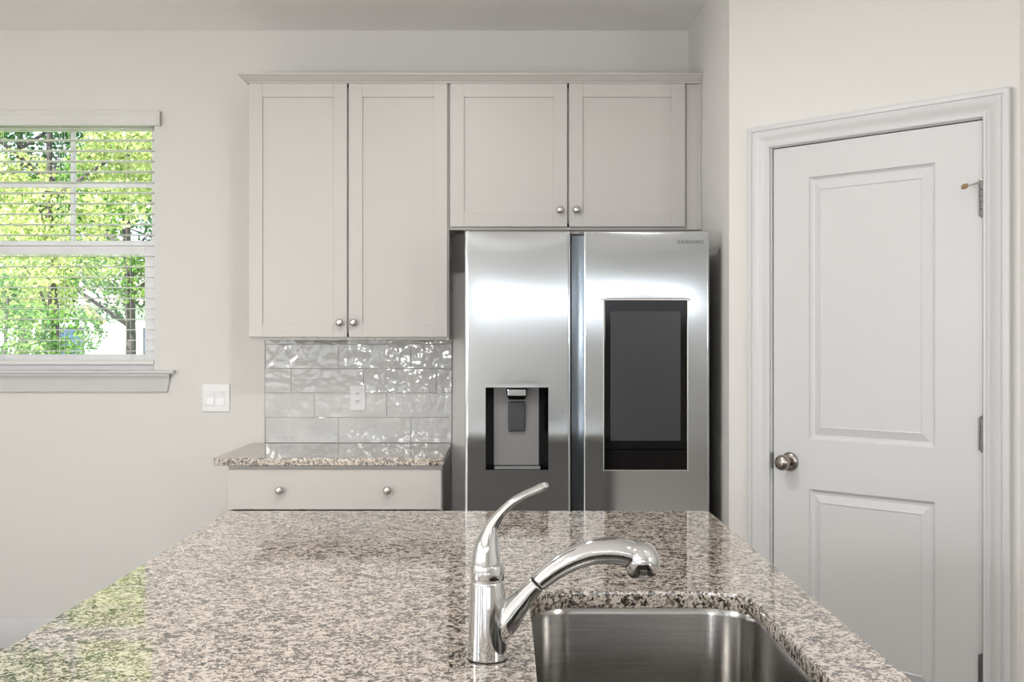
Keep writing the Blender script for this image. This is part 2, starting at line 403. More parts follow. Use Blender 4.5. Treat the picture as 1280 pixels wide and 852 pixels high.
# hinges on the right
def hinge(zc, stop=False):
    b = bmn()
    for k in range(5):
        lathe(b, [(0, zc - .05 + k * .0202), (.0065, zc - .05 + k * .0202), (.0065, zc - .0315 + k * .0202), (0, zc - .0315 + k * .0202)], (.9165, -.004, 0), 'Z', 14)
    lathe(b, [(0, zc - .056), (.004, zc - .055), (.0045, zc - .05)], (.9165, -.004, 0), 'Z', 12)
    lathe(b, [(.0045, zc + .05), (.005, zc + .055), (0, zc + .058)], (.9165, -.004, 0), 'Z', 12)
    box(b, .902, .9165, .0035, .006, zc - .05, zc + .05)
    h = obj('hinge', b, 'hinge', door, smooth=True)
    if stop:
        b = bmn(); z = zc + .048
        sweep(b, catmull([(.9165, -.004, z + .004, .004, .004), (.907, -.012, z + .002, .003, .003), (.896, -.026, z - .003, .003, .003), (.884, -.040, z - .008, .003, .003)], 4), 12, (0, 0, 1))
        s = obj('door_stop_arm', b, 'nickel', h, smooth=True)
        b = bmn(); p0 = Vector((.886, -.038, z - .007)); d = Vector((-.0145, -.017, -.006)).normalized()
        n = Vector((0, 0, 1)); s2 = d.cross(n)
        loft(b, [[p0 + d * t + n * r * math.cos(a * math.pi / 6) + s2 * r * math.sin(a * math.pi / 6) for a in range(12)] for t, r in ((0, .005), (.002, .008), (.016, .008), (.018, .006))])
        obj('rubber_bumper', b, 'rubber', h, smooth=True)['label'] = 'tan rubber bumper tip'
        b = bmn(); lathe(b, [(0, zc + .062 - .006), (.009, zc + .0565), (.009, zc + .0605), (0, zc + .061)], (.9165, -.004, 0), 'Z', 14)
        obj('hinge_pin_cap', b, 'nickel', h, smooth=True)
hinge(1.802, True); hinge(1.080); hinge(.350)

# ------------------------------------------------------------------ window, blind, sill
win = bpy.data.objects.new('window_1', None); COL.objects.link(win); win.location = (0, YB, 0); struct(win, 'white double-hung window with green trees outside')
b = bmn(); fx0, fx1, fz0, fz1 = WX0, WX1, WZ0, WZ1
def frame(b, x0, x1, z0, z1, wL, wR, wB, wT, y0, y1):
    box(b, x0, x0 + wL, y0, y1, z0, z1); box(b, x1 - wR, x1, y0, y1, z0, z1)
    box(b, x0 + wL, x1 - wR, y0, y1, z0, z0 + wB); box(b, x0 + wL, x1 - wR, y0, y1, z1 - wT, z1)
frame(b, fx0, fx1, fz0, fz1, .030, .030, .022, .030, .065, .148); obj('window_frame', b, 'vinyl', win)
b = bmn(); frame(b, fx0 + .03, fx1 - .03, 1.762, fz1 - .03, .018, .018, .06, .022, .110, .135)
mx_ = -1.978; box(b, mx_ - .010, mx_ + .010, .112, .13, 1.80, fz1 - .04); box(b, fx0 + .04, mx_ - .010, .113, .129, 2.068, 2.092); box(b, mx_ + .010, fx1 - .04, .113, .129, 2.068, 2.092)
up = obj('upper_sash', b, 'vinyl', win, bevel=.002)
b = bmn(); frame(b, fx0 + .03, fx1 - .03, fz0 + .022, 1.822, .038, .038, .050, .062, .075, .105); lo = obj('lower_sash', b, 'vinyl', win, bevel=.002)
b = bmn(); box(b, fx0 + .04, fx1 - .04, .122, .124, 1.80, fz1 - .045); obj('pane', b, 'glass', up)
b = bmn(); box(b, fx0 + .06, fx1 - .06, .089, .091, fz0 + .06, 1.77); obj('pane', b, 'glass', lo)
# stool and apron
b = bmn()
prof = [(.07, 1.236), (-.034, 1.236), (-.040, 1.232), (-.041, 1.226), (-.037, 1.221), (.0, 1.221)]
SX0, SX1 = WX0 - .095, -1.4726
box(b, WX0, WX1, 0.0, .066, 1.2215, 1.2375)
pr = [(-.001, 1.2375), (-.036, 1.2375), (-.041, 1.234), (-.042, 1.228), (-.038, 1.2225), (-.001, 1.2225)]
loft(b, [[(SX0, y, z) for y, z in pr], [(SX1, y, z) for y, z in pr]])
stool = obj('trim_3', b, 'trim', loc=(0, YB, 0), smooth=True, sharp=30); struct(stool, 'white window stool under the blind')
b = bmn(); pr = [(-.001, 1.2225), (-.030, 1.2225), (-.030, 1.214), (-.022, 1.206), (-.017, 1.192), (-.015, 1.150), (-.012, 1.141), (-.001, 1.138)]
loft(b, [[(SX0 + .02, y, z) for y, z in pr], [(SX0 + .02 + (1.2225 - 1.138) * .0, y, z) for y, z in pr], [(SX1 - .02 - (1.2225 - z) * .18, y, z) for y, z in pr]][::2])
struct(obj('trim_4', b, 'trim', loc=(0, YB, 0), smooth=True, sharp=30), 'white moulded apron under the window stool')

bl = thing('window_blind', 'white horizontal slatted blind with slats open, in the window', 'window blind', (-1.99, YB + .035, 1.3))
def at(o, parent):  # keep world coordinates when parented to an offset empty
    o.parent = parent; o.matrix_parent_inverse = Matrix.Translation(-Vector(parent.location)); return o
sl = bmn(); sz = []
for k in range(22):
    z = 2.3160 - k * .0473; sz.append(z)
    n = 5; top = []; 
    ring = lambda x: [(x, YB + .010 + .05 * i / 4, z + .0018 * (1 - ((i - 2) / 2) ** 2) + .0012) for i in range(5)] + [(x, YB + .010 + .05 * i / 4, z + .0018 * (1 - ((i - 2) / 2) ** 2) - .0012) for i in (4, 3, 2, 1, 0)]
    s_ = bmn(); loft(s_, [ring(WX0 + .008), ring(WX1 - .006)]); at(obj('slat', s_, 'blind', smooth=True, sharp=50), bl)
sl.free()
b = bmn(); box(b, WX0 + .008, WX1 - .006, YB + .010, YB + .06, 1.262, 1.281); at(obj('bottom_rail', b, 'blind', bevel=.003), bl)
b = bmn(); box(b, WX0 + .006, WX1 - .004, YB + .004, YB + .062, 2.330, 2.374); at(obj('head_rail', b, 'blind'), bl)
b = bmn(); prv = [(-.002, 2.326), (-.016, 2.326), (-.019, 2.331), (-.016, 2.340), (-.016, 2.372), (-.021, 2.380), (-.021, 2.389), (-.002, 2.389)]
loft(b, [[(WX0 - .03, YB - .002 + y, z) for y, z in prv], [(WX1 + .026, YB - .002 + y, z) for y, z in prv]]); at(obj('valance', b, 'blind', smooth=True, sharp=25), bl)
b = bmn(); box(b, WX1 + .0262, WX1 + .030, YB - .023, YB - .001, 2.325, 2.390); at(obj('valance_clip', b, 'nickel'), bl)
for x in (WX0 + .15, (WX0 + WX1) / 2 , WX1 - .128):
    b = bmn()
    for y in (YB + .008, YB + .062): box(b, x - .0008, x + .0008, y - .0006, y + .0006, 1.27, 2.34)
    at(obj('ladder_cord', b, 'blind'), bl)

# ------------------------------------------------------------------ cabinets
def shaker(b, x0, x1, yf, th, z0, z1, st=.057, rec=.007):
    box(b, x0, x0 + st, yf, yf + th, z0, z1); box(b, x1 - st, x1, yf, yf + th, z0, z1)
    box(b, x0 + st, x1 - st, yf, yf + th, z0, z0 + st); box(b, x0 + st, x1 - st, yf, yf + th, z1 - st, z1)
    box(b, x0 + st - .002, x1 - st + .002, yf + rec, yf + th - .002, z0 + st - .002, z1 - st + .002)
def knob(parent, x, yf, z, r=.0155):
    b = bmn(); lathe(b, [(0, 0), (.0075, 0), (.0065, .004), (.0055, .010), (.0065, .014), (r * .9, .018), (r, .022), (r * .95, .026), (r * .7, .0295), (r * .3, .031), (0, .0312)], (x, yf, z), 'Y-', 24)
    return obj('knob', b, 'nickel', parent, smooth=True, sharp=60)
UY = 4.569; CD = YB                      # door faces of the wall cabinets
def wall_cabinet(name, label, x0, x1, z0, doors, knobs):
    t = thing(name, label, 'kitchen cabinet', ((x0 + x1) / 2, YB, z0))
    b = bmn(); y0 = UY + .020; th = .016
    box(b, x0, x0 + th, y0, YB - .002, z0, 2.44); box(b, x1 - th, x1, y0, YB - .002, z0, 2.44)
    box(b, x0 + th, x1 - th, y0, YB - .002, z0 + .012, z0 + .028); box(b, x0 + th, x1 - th, y0, YB - .002, 2.424, 2.44)
    box(b, x0 + th, x1 - th, YB - .010, YB - .002, z0 + .028, 2.424); box(b, x0 + th, x1 - th, y0, y0 + .018, z0, z0 + .04); box(b, x0 + th, x1 - th, y0, y0 + .018, 2.40, 2.44)
    box(b, (doors[0][1] + doors[1][0]) / 2 - .03, (doors[0][1] + doors[1][0]) / 2 + .03, y0, y0 + .018, z0 + .04, 2.40)
    at(obj('cabinet_body', b, 'cab'), t)
    for (a, c), kx in zip(doors, knobs):
        b = bmn(); shaker(b, a, c, UY, .019, z0 + .012, 2.441); d = at(obj('cabinet_door', b, 'cab', bevel=.0013), t)
        k = knob(None, kx, UY, z0 + (.072 if z0 < 1.5 else .08)); k.parent = d; k.matrix_parent_inverse = Matrix.Identity(4)
    return t
px = lambda x, s: (x - 632) / s
su = 1370 / UY
wall_cabinet('wall_cabinet', 'tall pale grey two-door wall cabinet above the tiled backsplash', px(309.6, su), px(561, su) , 1.372,
             [(px(311, su), px(433.6, su)), (px(436, su), px(559, su))], [px(425, su), px(442.3, su)])
t = wall_cabinet('wall_cabinet', 'short pale grey two-door wall cabinet above the refrigerator', px(561.4, su), px(858, su), 1.832,
             [(px(563, su), px(709, su)), (px(711.5, su), px(856.5, su))], [px(700, su), px(720.5, su)])
b = bmn(); box(b, px(858.2, su), XA - .001, UY + .018, UY + .036, 1.832, 2.441); box(b, XA - .014, XA - .001, UY + .010, UY + .018, 1.832, 2.441)
at(obj('filler_strip', b, 'cab', bevel=.001), t)
# crown over both
b = bmn(); cz = 2.4415
prof = [(.02, cz), (-.004, cz), (-.004, cz + .006), (-.010, cz + .008), (-.016, cz + .014), (-.024, cz + .022), (-.028, cz + .026), (-.034, cz + .028), (-.034, cz + .034), (.02, cz + .034)]
xl = px(309.6, su)
rA = [(XA - .001, UY + y, z) for y, z in prof]; rB = [(xl + min(y, .0), UY + y, z) for y, z in prof]; 
rC = [(xl + min(y, .0) + (.0 if y < .02 else .02), YB - .002, z) for y, z in prof]
rB = [((xl + y), UY + y, z) for y, z in prof]; rC = [(xl + y, YB - .002, z) for y, z in prof]
loft(b, [rA, rB, rC])
tag(obj('crown_moulding', b, 'cab', smooth=True, sharp=20), 'pale grey crown moulding along the top of the wall cabinets', 'moulding')

# base cabinet
BX0, BX1 = -1.084, -.246; BY = YB - .63; sb = 1370 / BY
t = thing('base_cabinet', 'pale grey base cabinet with a wide drawer, left of the refrigerator', 'kitchen cabinet', ((BX0 + BX1) / 2, YB, 0))
b = bmn(); y0 = BY + .020
box(b, BX0, BX0 + .018, y0, YB - .002, 0, .883); box(b, BX1 - .018, BX1, y0, YB - .002, 0, .883)
box(b, BX0 + .018, BX1 - .018, y0, y0 + .018, .845, .883); box(b, BX0 + .018, BX1 - .018, y0, y0 + .018, .66, .70)
box(b, BX0 + .018, BX1 - .018, YB - .012, YB - .002, .1, .883); box(b, BX0 + .018, BX1 - .018, y0, YB - .012, .1, .118)
box(b, BX0 + .018, BX1 - .018, y0 + .07, y0 + .085, 0, .1)
at(obj('cabinet_body', b, 'cab'), t)
b = bmn(); box(b, BX0 + .004, BX1 - .004, BY, BY + .019, .712, .868); dr = at(obj('drawer', b, 'cab', bevel=.0015), t)
for kx in (350, 484.5):
    k = knob(None, px(kx, sb), BY, ZC - (612 - 427) / sb); k.parent = dr
for a, c, kx in ((BX0 + .004, -.667, -.70), (-.663, BX1 - .004, -.63)):
    b = bmn(); shaker(b, a, c, BY, .019, .11, .706); d = at(obj('cabinet_door', b, 'cab', bevel=.0013), t)
    k = knob(None, kx, BY, .64); k.parent = d

# counter beside fridge
b = bmn(); box(b, -1.132, -.2405, YB - .647, YB - .002, .884, .914)
tag(obj('countertop', b, 'granite', bevel=.002, seg=2), 'speckled granite countertop on the base cabinet left of the refrigerator', 'countertop')

# tiled backsplash: every tile a slightly raised bevelled slab in one mesh, grout behind
TX0, TX1 = px(331, 280.5), -.2405
t = thing('tiled_backsplash', 'glossy wavy grey tile backsplash between wall cabinet and counter', 'tile backsplash', ((TX0 + TX1) / 2, YB, .914))
b = bmn(); box(b, TX0, TX1, YB - .005, YB - .001, .9145, 1.395); at(obj('grout_bed', b, 'grout'), t)
b = bmn(); rows = [(.9145, 1.0275), (1.0275, 1.1360), (1.1360, 1.2445), (1.2445, 1.353), (1.353, 1.395)]
s0 = 280.5; W = 90.6 / s0; offs = [px(423, s0), px(393, s0), px(364, s0), px(423, s0), px(393, s0)]
for (z0, z1), of in zip(rows, offs):
    x = of - 4 * W
    while x < TX1:
        a, c = max(x + .0006, TX0 + .001), min(x + W - .0006, TX1)
        if c - a > .004: box(b, a, c, YB - .010, YB - .004, z0 + .0006, z1 - .0006)
        x += W
tl = at(obj('tile_field', b, 'tile', bevel=.0012), t); 
b = bmn(); box(b, TX0 - .003, TX0, YB - .0105, YB - .001, .9145, 1.372); at(obj('edge_strip', b, 'trim'), t)

# outlet on the tile
def rounded_plate(b, x0, x1, y0, y1, z0, z1):
    box(b, x0, x1, y0, y1, z0, z1)
t = thing('wall_outlet', 'white electrical outlet on the grey tile backsplash', 'electrical outlet', (px(447, 281), YB - .011, 1.1))
cx_, cz_ = px(447, 281), ZC - (497 - 427) / 281
b = bmn(); box(b, cx_ - .035, cx_ + .035, YB - .016, YB - .0102, cz_ - .057, cz_ + .057); at(obj('cover_plate', b, 'plastic', bevel=.003), t)
b = bmn()
box(b, cx_ - .0165, cx_ + .0165, YB - .0175, YB - .0155, cz_ - .033, cz_ + .033); rcp = at(obj('receptacle', b, 'plastic', bevel=.001), t)
b = bmn()
for dz in (-.017, .017):
    box(b, cx_ - .0065, cx_ - .0040, YB - .0180, YB - .0172, cz_ + dz - .002, cz_ + dz + .006)
    box(b, cx_ + .0035, cx_ + .0065, YB - .0180, YB - .0172, cz_ + dz - .002, cz_ + dz + .006)
    box(b, cx_ - .002, cx_ + .002, YB - .0180, YB - .0172, cz_ + dz - .010, cz_ + dz - .006)
o = obj('slots', b, 'black', rcp)
# two-gang switch
cx_, cz_ = px(270, 280), ZC - (497 - 427) / 280
t = thing('light_switch', 'white double rocker light switch on the wall between window and backsplash', 'light switch', (cx_, YB, cz_))
b = bmn(); box(b, cx_ - .062, cx_ + .062, YB - .007, YB - .001, cz_ - .062, cz_ + .062); at(obj('cover_plate', b, 'plastic', bevel=.003), t)
for dx in (-.023, .023):
    b = bmn(); box(b, cx_ + dx - .0175, cx_ + dx + .0175, YB - .0085, YB - .0065, cz_ - .034, cz_ + .034)
    pr = [(YB - .008, cz_ - .031), (YB - .0125, cz_ - .031), (YB - .009, cz_), (YB - .0105, cz_ + .031), (YB - .008, cz_ + .031)]
    loft(b, [[(cx_ + dx - .0155, y, z) for y, z in pr], [(cx_ + dx + .0155, y, z) for y, z in pr]])
    at(obj('rocker', b, 'plastic'), t)

# ------------------------------------------------------------------ refrigerator
FY = 4.090; sf = 1370 / FY
fr = thing('refrigerator', 'stainless steel side-by-side refrigerator with black screen and water dispenser', 'refrigerator', (.305, FY + .4, 0))
FX0, FX1 = px(581, sf), px(887, sf); FZ1 = ZC + 139.5 / sf
b = bmn(); box(b, FX0 + .006, FX1 - .006, FY + .085, YB - .04, .025, FZ1 - .012)
box(b, FX0 + .05, FX1 - .05, FY + .12, YB - .06, .0, .03); at(obj('cabinet_shell', b, 'gasket', bevel=.004), fr)
b = bmn(); box(b, FX0 + .02, FX1 - .02, FY + .02, FY + .09, FZ1 - .012, FZ1 - .002); at(obj('hinge_cover', b, 'gasket'), fr)
b = bmn(); box(b, FX0 + .02, FX1 - .02, FY + .055, FY + .086, .03, FZ1 - .02); at(obj('door_gasket', b, 'black'), fr)
ZT = FZ1 - .001; ZB = .035
def door_front(x0, x1, hole, chamferL, bulge):
    """front skin as a fine grid, gently pillowed, with a rectangular opening; returns bmesh"""
    b = bmn(); nx = 60; nz = 190
    xs = set(round(x0 + (x1 - x0) * i / nx, 5) for i in range(nx + 1)); zs = set(round(ZB + (ZT - ZB) * j / nz, 5) for j in range(nz + 1))
    xs |= {hole[0], hole[1], x0 + .001, x0 + .003, x0 + .006, x1 - .001, x1 - .003, x1 - .006}; zs |= {hole[2], hole[3], ZT - .001, ZT - .003, ZT - .006, ZB + .003}
    def clean(s, keep):
        s = sorted(s); out = []
        for v in s:
            if out and v - out[-1] < .0015 and v not in keep:
                continue
            if out and v - out[-1] < .0008 and v in keep and out[-1] not in keep: out.pop()
            out.append(v)
        return out
    xs = clean(xs, {hole[0], hole[1], x0 + .001, x1 - .001, x0 + .003, x0 + .006, x1 - .003, x1 - .006, x0, x1}); zs = clean(zs, {hole[2], hole[3], ZT - .001, ZT - .003, ZT - .006, ZT, ZB})
    def y(x, z):
        d = min(x - x0, x1 - x); r = .006; e = 0
        if d < r: e += r - math.sqrt(max(r * r - (r - d) ** 2, 0))
        d = min(ZT - z, z - ZB); 
        if d < r: e += (r - math.sqrt(max(r * r - (r - d) ** 2, 0)))
        return FY + min(e, r) - bulge(x, z)
    V = {}
    def v(i, j):
        if (i, j) not in V: V[i, j] = b.verts.new((xs[i], y(xs[i], zs[j]), zs[j]))
        return V[i, j]
    for i in range(len(xs) - 1):
        for j in range(len(zs) - 1):
            mx, mz = (xs[i] + xs[i + 1]) / 2, (zs[j] + zs[j + 1]) / 2
            if hole[0] < mx < hole[1] and hole[2] < mz < hole[3]: continue
            b.faces.new((v(i, j), v(i + 1, j), v(i + 1, j + 1), v(i, j + 1)))
    # sides, back
    yb = FY + .058; xL = x0 - chamferL
    nI, nJ = len(xs) - 1, len(zs) - 1
    def strip(idx, fn):
        prev = None
        for k in idx:
            a = v(*k); c = b.verts.new(fn(a.co)); 
            if prev: b.faces.new((prev[0], a, c, prev[1]))
            prev = (a, c)
    if chamferL: strip([(0, j) for j in range(nJ + 1)], lambda p: (xL, FY + .05, p.z))
    else: strip([(0, j) for j in range(nJ + 1)], lambda p: (x0, yb, p.z))
    strip([(nI, j) for j in range(nJ + 1)], lambda p: (x1, yb, p.z))
    strip([(i, nJ) for i in range(nI + 1)], lambda p: (p.x, yb, ZT))
    strip([(i, 0) for i in range(nI + 1)], lambda p: (p.x, yb, ZB))
    # opening returns
    hi = [i for i, x in enumerate(xs) if hole[0] - 1e-6 <= x <= hole[1] + 1e-6]; hj = [j for j, z in enumerate(zs) if hole[2] - 1e-6 <= z <= hole[3] + 1e-6]
    ret = .004
    for idx in ([(i, hj[0]) for i in hi], [(i, hj[-1]) for i in hi], [(hi[0], j) for j in hj], [(hi[-1], j) for j in hj]):
        strip(idx, lambda p: (p.x, FY + ret, p.z))
    return b
def gauss(d, s): return math.exp(-(d / s) ** 2)
def mk_bulge(x0, x1, arch, op):
    oc, ow, oz = (op[0] + op[1]) / 2, (op[1] - op[0]) / 2, op[3]
    xm, hw = (x0 + x1) / 2, (x1 - x0) / 2
    def f(x, z):
        u = (x - xm) / hw; q = max(0, 1 - u * u)
        h = 0
        d = ZT - z
        h += -.0032 * q * math.exp(-d / .032)                 # shell turns away below the top edge, most in the middle
        h += .0004 * q
        a = max(0, 1 - ((x - oc) / (ow * 1.15)) ** 2)
        if z > oz: h += -(.0008 if arch else .0004) * a * math.exp(-(z - oz) / .035)   # sheet dips towards the opening
        h += .00012 * math.sin(z * 21 + 1.3 * u) + .00008 * math.sin(z * 9 + 2 * u + 1) * (1 - .6 * u * u)
        return h
    return f
LX0, LX1 = FX0, px(713, sf); RX0, RX1 = px(729.5, sf), FX1
dz = lambda y: ZC - (y - 427) / sf
DH = (px(607, sf), px(685.5, sf), dz(587), dz(484)); SH = (px(755, sf), px(859, sf), dz(587), dz(375))
dl = at(obj('door', door_front(LX0, LX1, DH, 0, mk_bulge(LX0, LX1, False, DH)), 'fridge', smooth=True, sharp=50), fr)
dr_ = at(obj('door', door_front(RX0, RX1, SH, px(729.5, sf) - px(715.5, sf), mk_bulge(RX0, RX1, True, SH)), 'fridge', smooth=True, sharp=50), fr)
# dispenser niche
def world_child(o, parent): o.parent = parent; return o
x0, x1, z0, z1 = DH; yb = FY + .056
b = bmn()   # niche: dark side walls slanting in, top, bottom
nx0, nx1 = x0 + .030, x1 - .034
P = [(x0, FY + .002), (x0, z0)]
def quad(b, *p): b.faces.new([b.verts.new(q) for q in p])
quad(b, (x0, FY + .003, z0), (x0, FY + .003, z1), (nx0, yb, z1), (nx0, yb, z0))
quad(b, (x1, FY + .003, z0), (x1, FY + .003, z1), (nx1, yb, z1), (nx1, yb, z0))
quad(b, (x0, FY + .003, z1), (x1, FY + .003, z1), (nx1, yb, z1), (nx0, yb, z1))
quad(b, (x0, FY + .003, z0), (x1, FY + .003, z0), (nx1, yb, z0 + .012), (nx0, yb, z0 + .012))
world_child(obj('dispenser_niche', b, 'blackglass'), dl)['label'] = 'black niche of the water dispenser'
b = bmn(); box(b, nx0, nx1, yb - .002, yb + .001, z0 + .012, z1); world_child(obj('niche_back', b, 'grille', bevel=.0005), dl)
b = bmn(); box(b, nx0 + .004, nx1 + .004, FY + .010, yb - .002, z0 + .001, z0 + .010); world_child(obj('drip_tray', b, 'grille', bevel=.001), dl)
b = bmn(); c = px(646, sf)
loft(b, [[(c - w_, y, z) for w_, y, z in ((.040, FY + .004, z1), (.040, FY + .05, z1))] + [(c + .040, FY + .05, z1), (c + .040, FY + .004, z1)],
         [(c - .038, FY + .004, z1 - .030), (c - .038, FY + .05, z1 - .030), (c + .038, FY + .05, z1 - .030), (c + .038, FY + .004, z1 - .030)],
         [(c - .030, FY + .010, z1 - .046), (c - .030, FY + .05, z1 - .046), (c + .030, FY + .05, z1 - .046), (c + .030, FY + .010, z1 - .046)]])
world_child(obj('nozzle_housing', b, 'blackglass', bevel=.002), dl)
b = bmn(); box(b, c - .034, c + .034, FY + .000, FY + .006, z1 - .032, z1 - .008); world_child(obj('nozzle_face', b, 'fridge', bevel=.002), dl)
b = bmn(); box(b, c - .032, c + .032, yb - .016, yb - .002, z1 - .168, z1 - .054); world_child(obj('dispenser_paddle', b, 'paddle', bevel=.005, seg=3), dl)
b = bmn(); e = .0028
box(b, x0 - e, x0, FY - .0012, FY + .004, z0 - e, z1 + e); box(b, x1, x1 + e, FY - .0012, FY + .004, z0 - e, z1 + e); box(b, x0, x1, FY - .0012, FY + .004, z0 - e, z0); 
world_child(obj('niche_rim', b, 'fridge'), dl)
# screen
x0, x1, z0, z1 = SH
b = bmn(); box(b, x0 + .0008, x1 - .0008, FY - .0016, FY + .02, dz(561.5), z1 - .0008); gp = world_child(obj('screen_glass', b, 'blackglass', bevel=.002), dr_)
b = bmn(); box(b, x0 + .0008, x1 - .0008, FY - .0016, FY + .02, z0 + .0008, dz(562.2)); world_child(obj('lower_glass_strip', b, 'blackglass', bevel=.002), dr_)
b = bmn(); box(b, px(763, sf), px(850.5, sf), FY - .0020, FY - .0012, dz(550.5), dz(389)); world_child(obj('display', b, 'screen'), dr_)['label'] = 'grey switched-off display'
b = bmn(); e = .0032
box(b, x0 - e, x0, FY - .0016, FY + .004, z0 - e, z1 + e); box(b, x1, x1 + e, FY - .0016, FY + .004, z0 - e, z1 + e); box(b, x0, x1, FY - .0016, FY + .004, z0 - e, z0); box(b, x0, x1, FY - .0016, FY + .004, z1, z1 + e)
world_child(obj('screen_rim', b, 'nickel'), dr_)
def text_obj(body, size, width, loc, m, parent):
    cu = bpy.data.curves.new('t', 'FONT'); cu.body = body; cu.size = size; cu.extrude = .0004; cu.space_character = 1.15
    o = bpy.data.objects.new('t', cu); COL.objects.link(o); bpy.context.view_layer.update()
    me = bpy.data.meshes.new_from_object(o.evaluated_get(bpy.context.evaluated_depsgraph_get())); bpy.data.objects.remove(o)
    xs = [v.co.x for v in me.vertices]; w_ = max(xs) - min(xs); k = width / w_
    me.transform(Matrix.Translation(loc) @ Matrix.Rotation(R(90), 4, 'X') @ Matrix.Scale(k, 4))
    return obj('logo', me, m, parent)
text_obj('SAMSUNG', .02, 32 / sf, (px(847, sf), FY - .0014, dz(304.5)), 'logo', dr_)

# ------------------------------------------------------------------ island
IX0, IX1, IY1, IY0 = -.735, .541, 2.920, .55
SKX0, SKX1, SKY1, SKY0, SR = .042, .4335, 1.976, 1.15, .085
def rrect(x0, x1, y0, y1, r, n=10):
    pts = []
    for cx, cy, a0 in ((x1 - r, y1 - r, 0), (x0 + r, y1 - r, 90), (x0 + r, y0 + r, 180), (x1 - r, y0 + r, 270)):
        for k in range(n + 1):
            a = R(a0 + 90 * k / n); pts.append((cx + r * math.cos(a), cy + r * math.sin(a)))
    return pts
def slab_with_hole():
    b = bmn()
    outer = rrect(IX0, IX1, IY0, IY1, .018, 6); inner = rrect(SKX0, SKX1, SKY0, SKY1, SR, 10)
    cu = bpy.data.curves.new('c', 'CURVE'); cu.dimensions = '2D'; cu.fill_mode = 'BOTH'; cu.extrude = .0135; cu.bevel_depth = .0015; cu.bevel_resolution = 1; cu.offset = -.0015
    for pts in (outer, inner):
        sp = cu.splines.new('POLY'); sp.points.add(len(pts) - 1); sp.use_cyclic_u = True
        for p, (x, y) in zip(sp.points, pts): p.co = (x, y, 0, 1)
    o = bpy.data.objects.new('c', cu); COL.objects.link(o); bpy.context.view_layer.update()
    me = bpy.data.meshes.new_from_object(o.evaluated_get(bpy.context.evaluated_depsgraph_get())); bpy.data.objects.remove(o)
    me.transform(Matrix.Translation((0, 0, .899)))
    return me
isl = obj('island_countertop', slab_with_hole(), 'granite')
tag(isl, 'large polished speckled granite island countertop around the sink, in the foreground', 'countertop')
t = thing('island_cabinet', 'pale grey kitchen island cabinet under the large granite top', 'kitchen cabinet', (.08, 1.7, 0))
b = bmn(); ix0, ix1, iy0, iy1 = -.36, .505, .60, 2.86
box(b, ix0, ix0 + .018, iy0, iy1, 0, .883); box(b, ix1 - .018, ix1, iy0, iy1, .1, .883); box(b, ix0, ix1, iy1 - .018, iy1, .0, .883); box(b, ix0, ix1, iy0, iy0 + .018, 0, .883)
box(b, ix0, ix1, iy0, iy1, .1, .118); box(b, ix1 - .08, ix1 - .062, iy0, iy1, 0, .1)
at(obj('cabinet_body', b, 'cab'), t)
for k in range(4):
    y0 = iy0 + .01 + k * .56; b = bmn(); box(b, ix1, ix1 + .019, y0, y0 + .55, .12, .86)
    d = at(obj('cabinet_door', b, 'cab', bevel=.0015), t)

# sink
def sink():
    b = bmn(); z = .8835; rings = []
    prof = [(-.022, 0), (.006, 0), (.007, -.003), (.009, -.012), (.012, -.17), (.018, -.190), (.030, -.203), (.05, -.209), (.12, -.212)]
    for ins, dzz in prof:
        r = max(SR + .004 - ins * .6 if ins > 0 else SR + .02, .03)
        rings.append([(x, y, z + dzz) for x, y in rrect(SKX0 - .010 + ins, SKX1 + .010 - ins, SKY0 - .010 + ins, SKY1 + .010 - ins, r, 10)])
    for R_ in (rings,):
        rs = [[b.verts.new(p) for p in r] for r in R_]
        n = len(rs[0])
        for A, B in zip(rs, rs[1:]):
            for j in range(n): b.faces.new((A[j], A[(j + 1) % n], B[(j + 1) % n], B[j]))
        b.faces.new(rs[-1])
    return b
sk = thing('kitchen_sink', 'brushed stainless steel undermount sink set in the granite island', 'sink', ((SKX0 + SKX1) / 2, 1.56, .67))
o = at(obj('basin', sink(), 'sink', smooth=True, sharp=50), sk)
so = o.modifiers.new('s', 'SOLIDIFY'); so.thickness = .0012; so.offset = -1
b = bmn(); lathe(b, [(0, .6725), (.02, .673), (.038, .6735), (.044, .6745), (.045, .672), (0, .6716)], ((SKX0 + SKX1) / 2, 1.56, 0)); at(obj('drain', b, 'chrome', smooth=True), sk)

# faucet: all measured at the faucet's own depth
FD = 1.557; q = 880.0
fx = lambda x: (x - 632) / q
fz = lambda y: ZC - (y - 427) / q
fc = thing('kitchen_faucet', 'polished chrome single-lever pull-out faucet beside the sink', 'faucet', (fx(608.5), FD, .914))
X0 = fx(609.3)
b = bmn(); lathe(b, [(0, .9146), (.0284, .9146), (.0285, .916), (.0283, .921), (.0276, .95), (.0262, .99), (.0248, fz(727)), (.0246, fz(725.0)), (.0, fz(725.0))], (X0, FD, 0), seg=48)
body_bm = b
b = bmn(); lathe(b, [(0, .9135), (.0288, .9135), (.0288, .9156), (0, .9156)], (X0, FD, 0), seg=48); at(obj('base_gasket', b, 'black', smooth=True), fc)
b = bmn(); lathe(b, [(0, fz(725.2)), (.0228, fz(725.2)), (.0228, fz(723.6)), (.0238, fz(723.2)), (.0244, fz(721)), (.0243, fz(706.5)), (.0236, fz(704.4)), (.021, fz(703.5)), (0, fz(703))], (X0, FD, 0), seg=48)
at(obj('collar', b, 'chrome', smooth=True, sharp=60), fc)
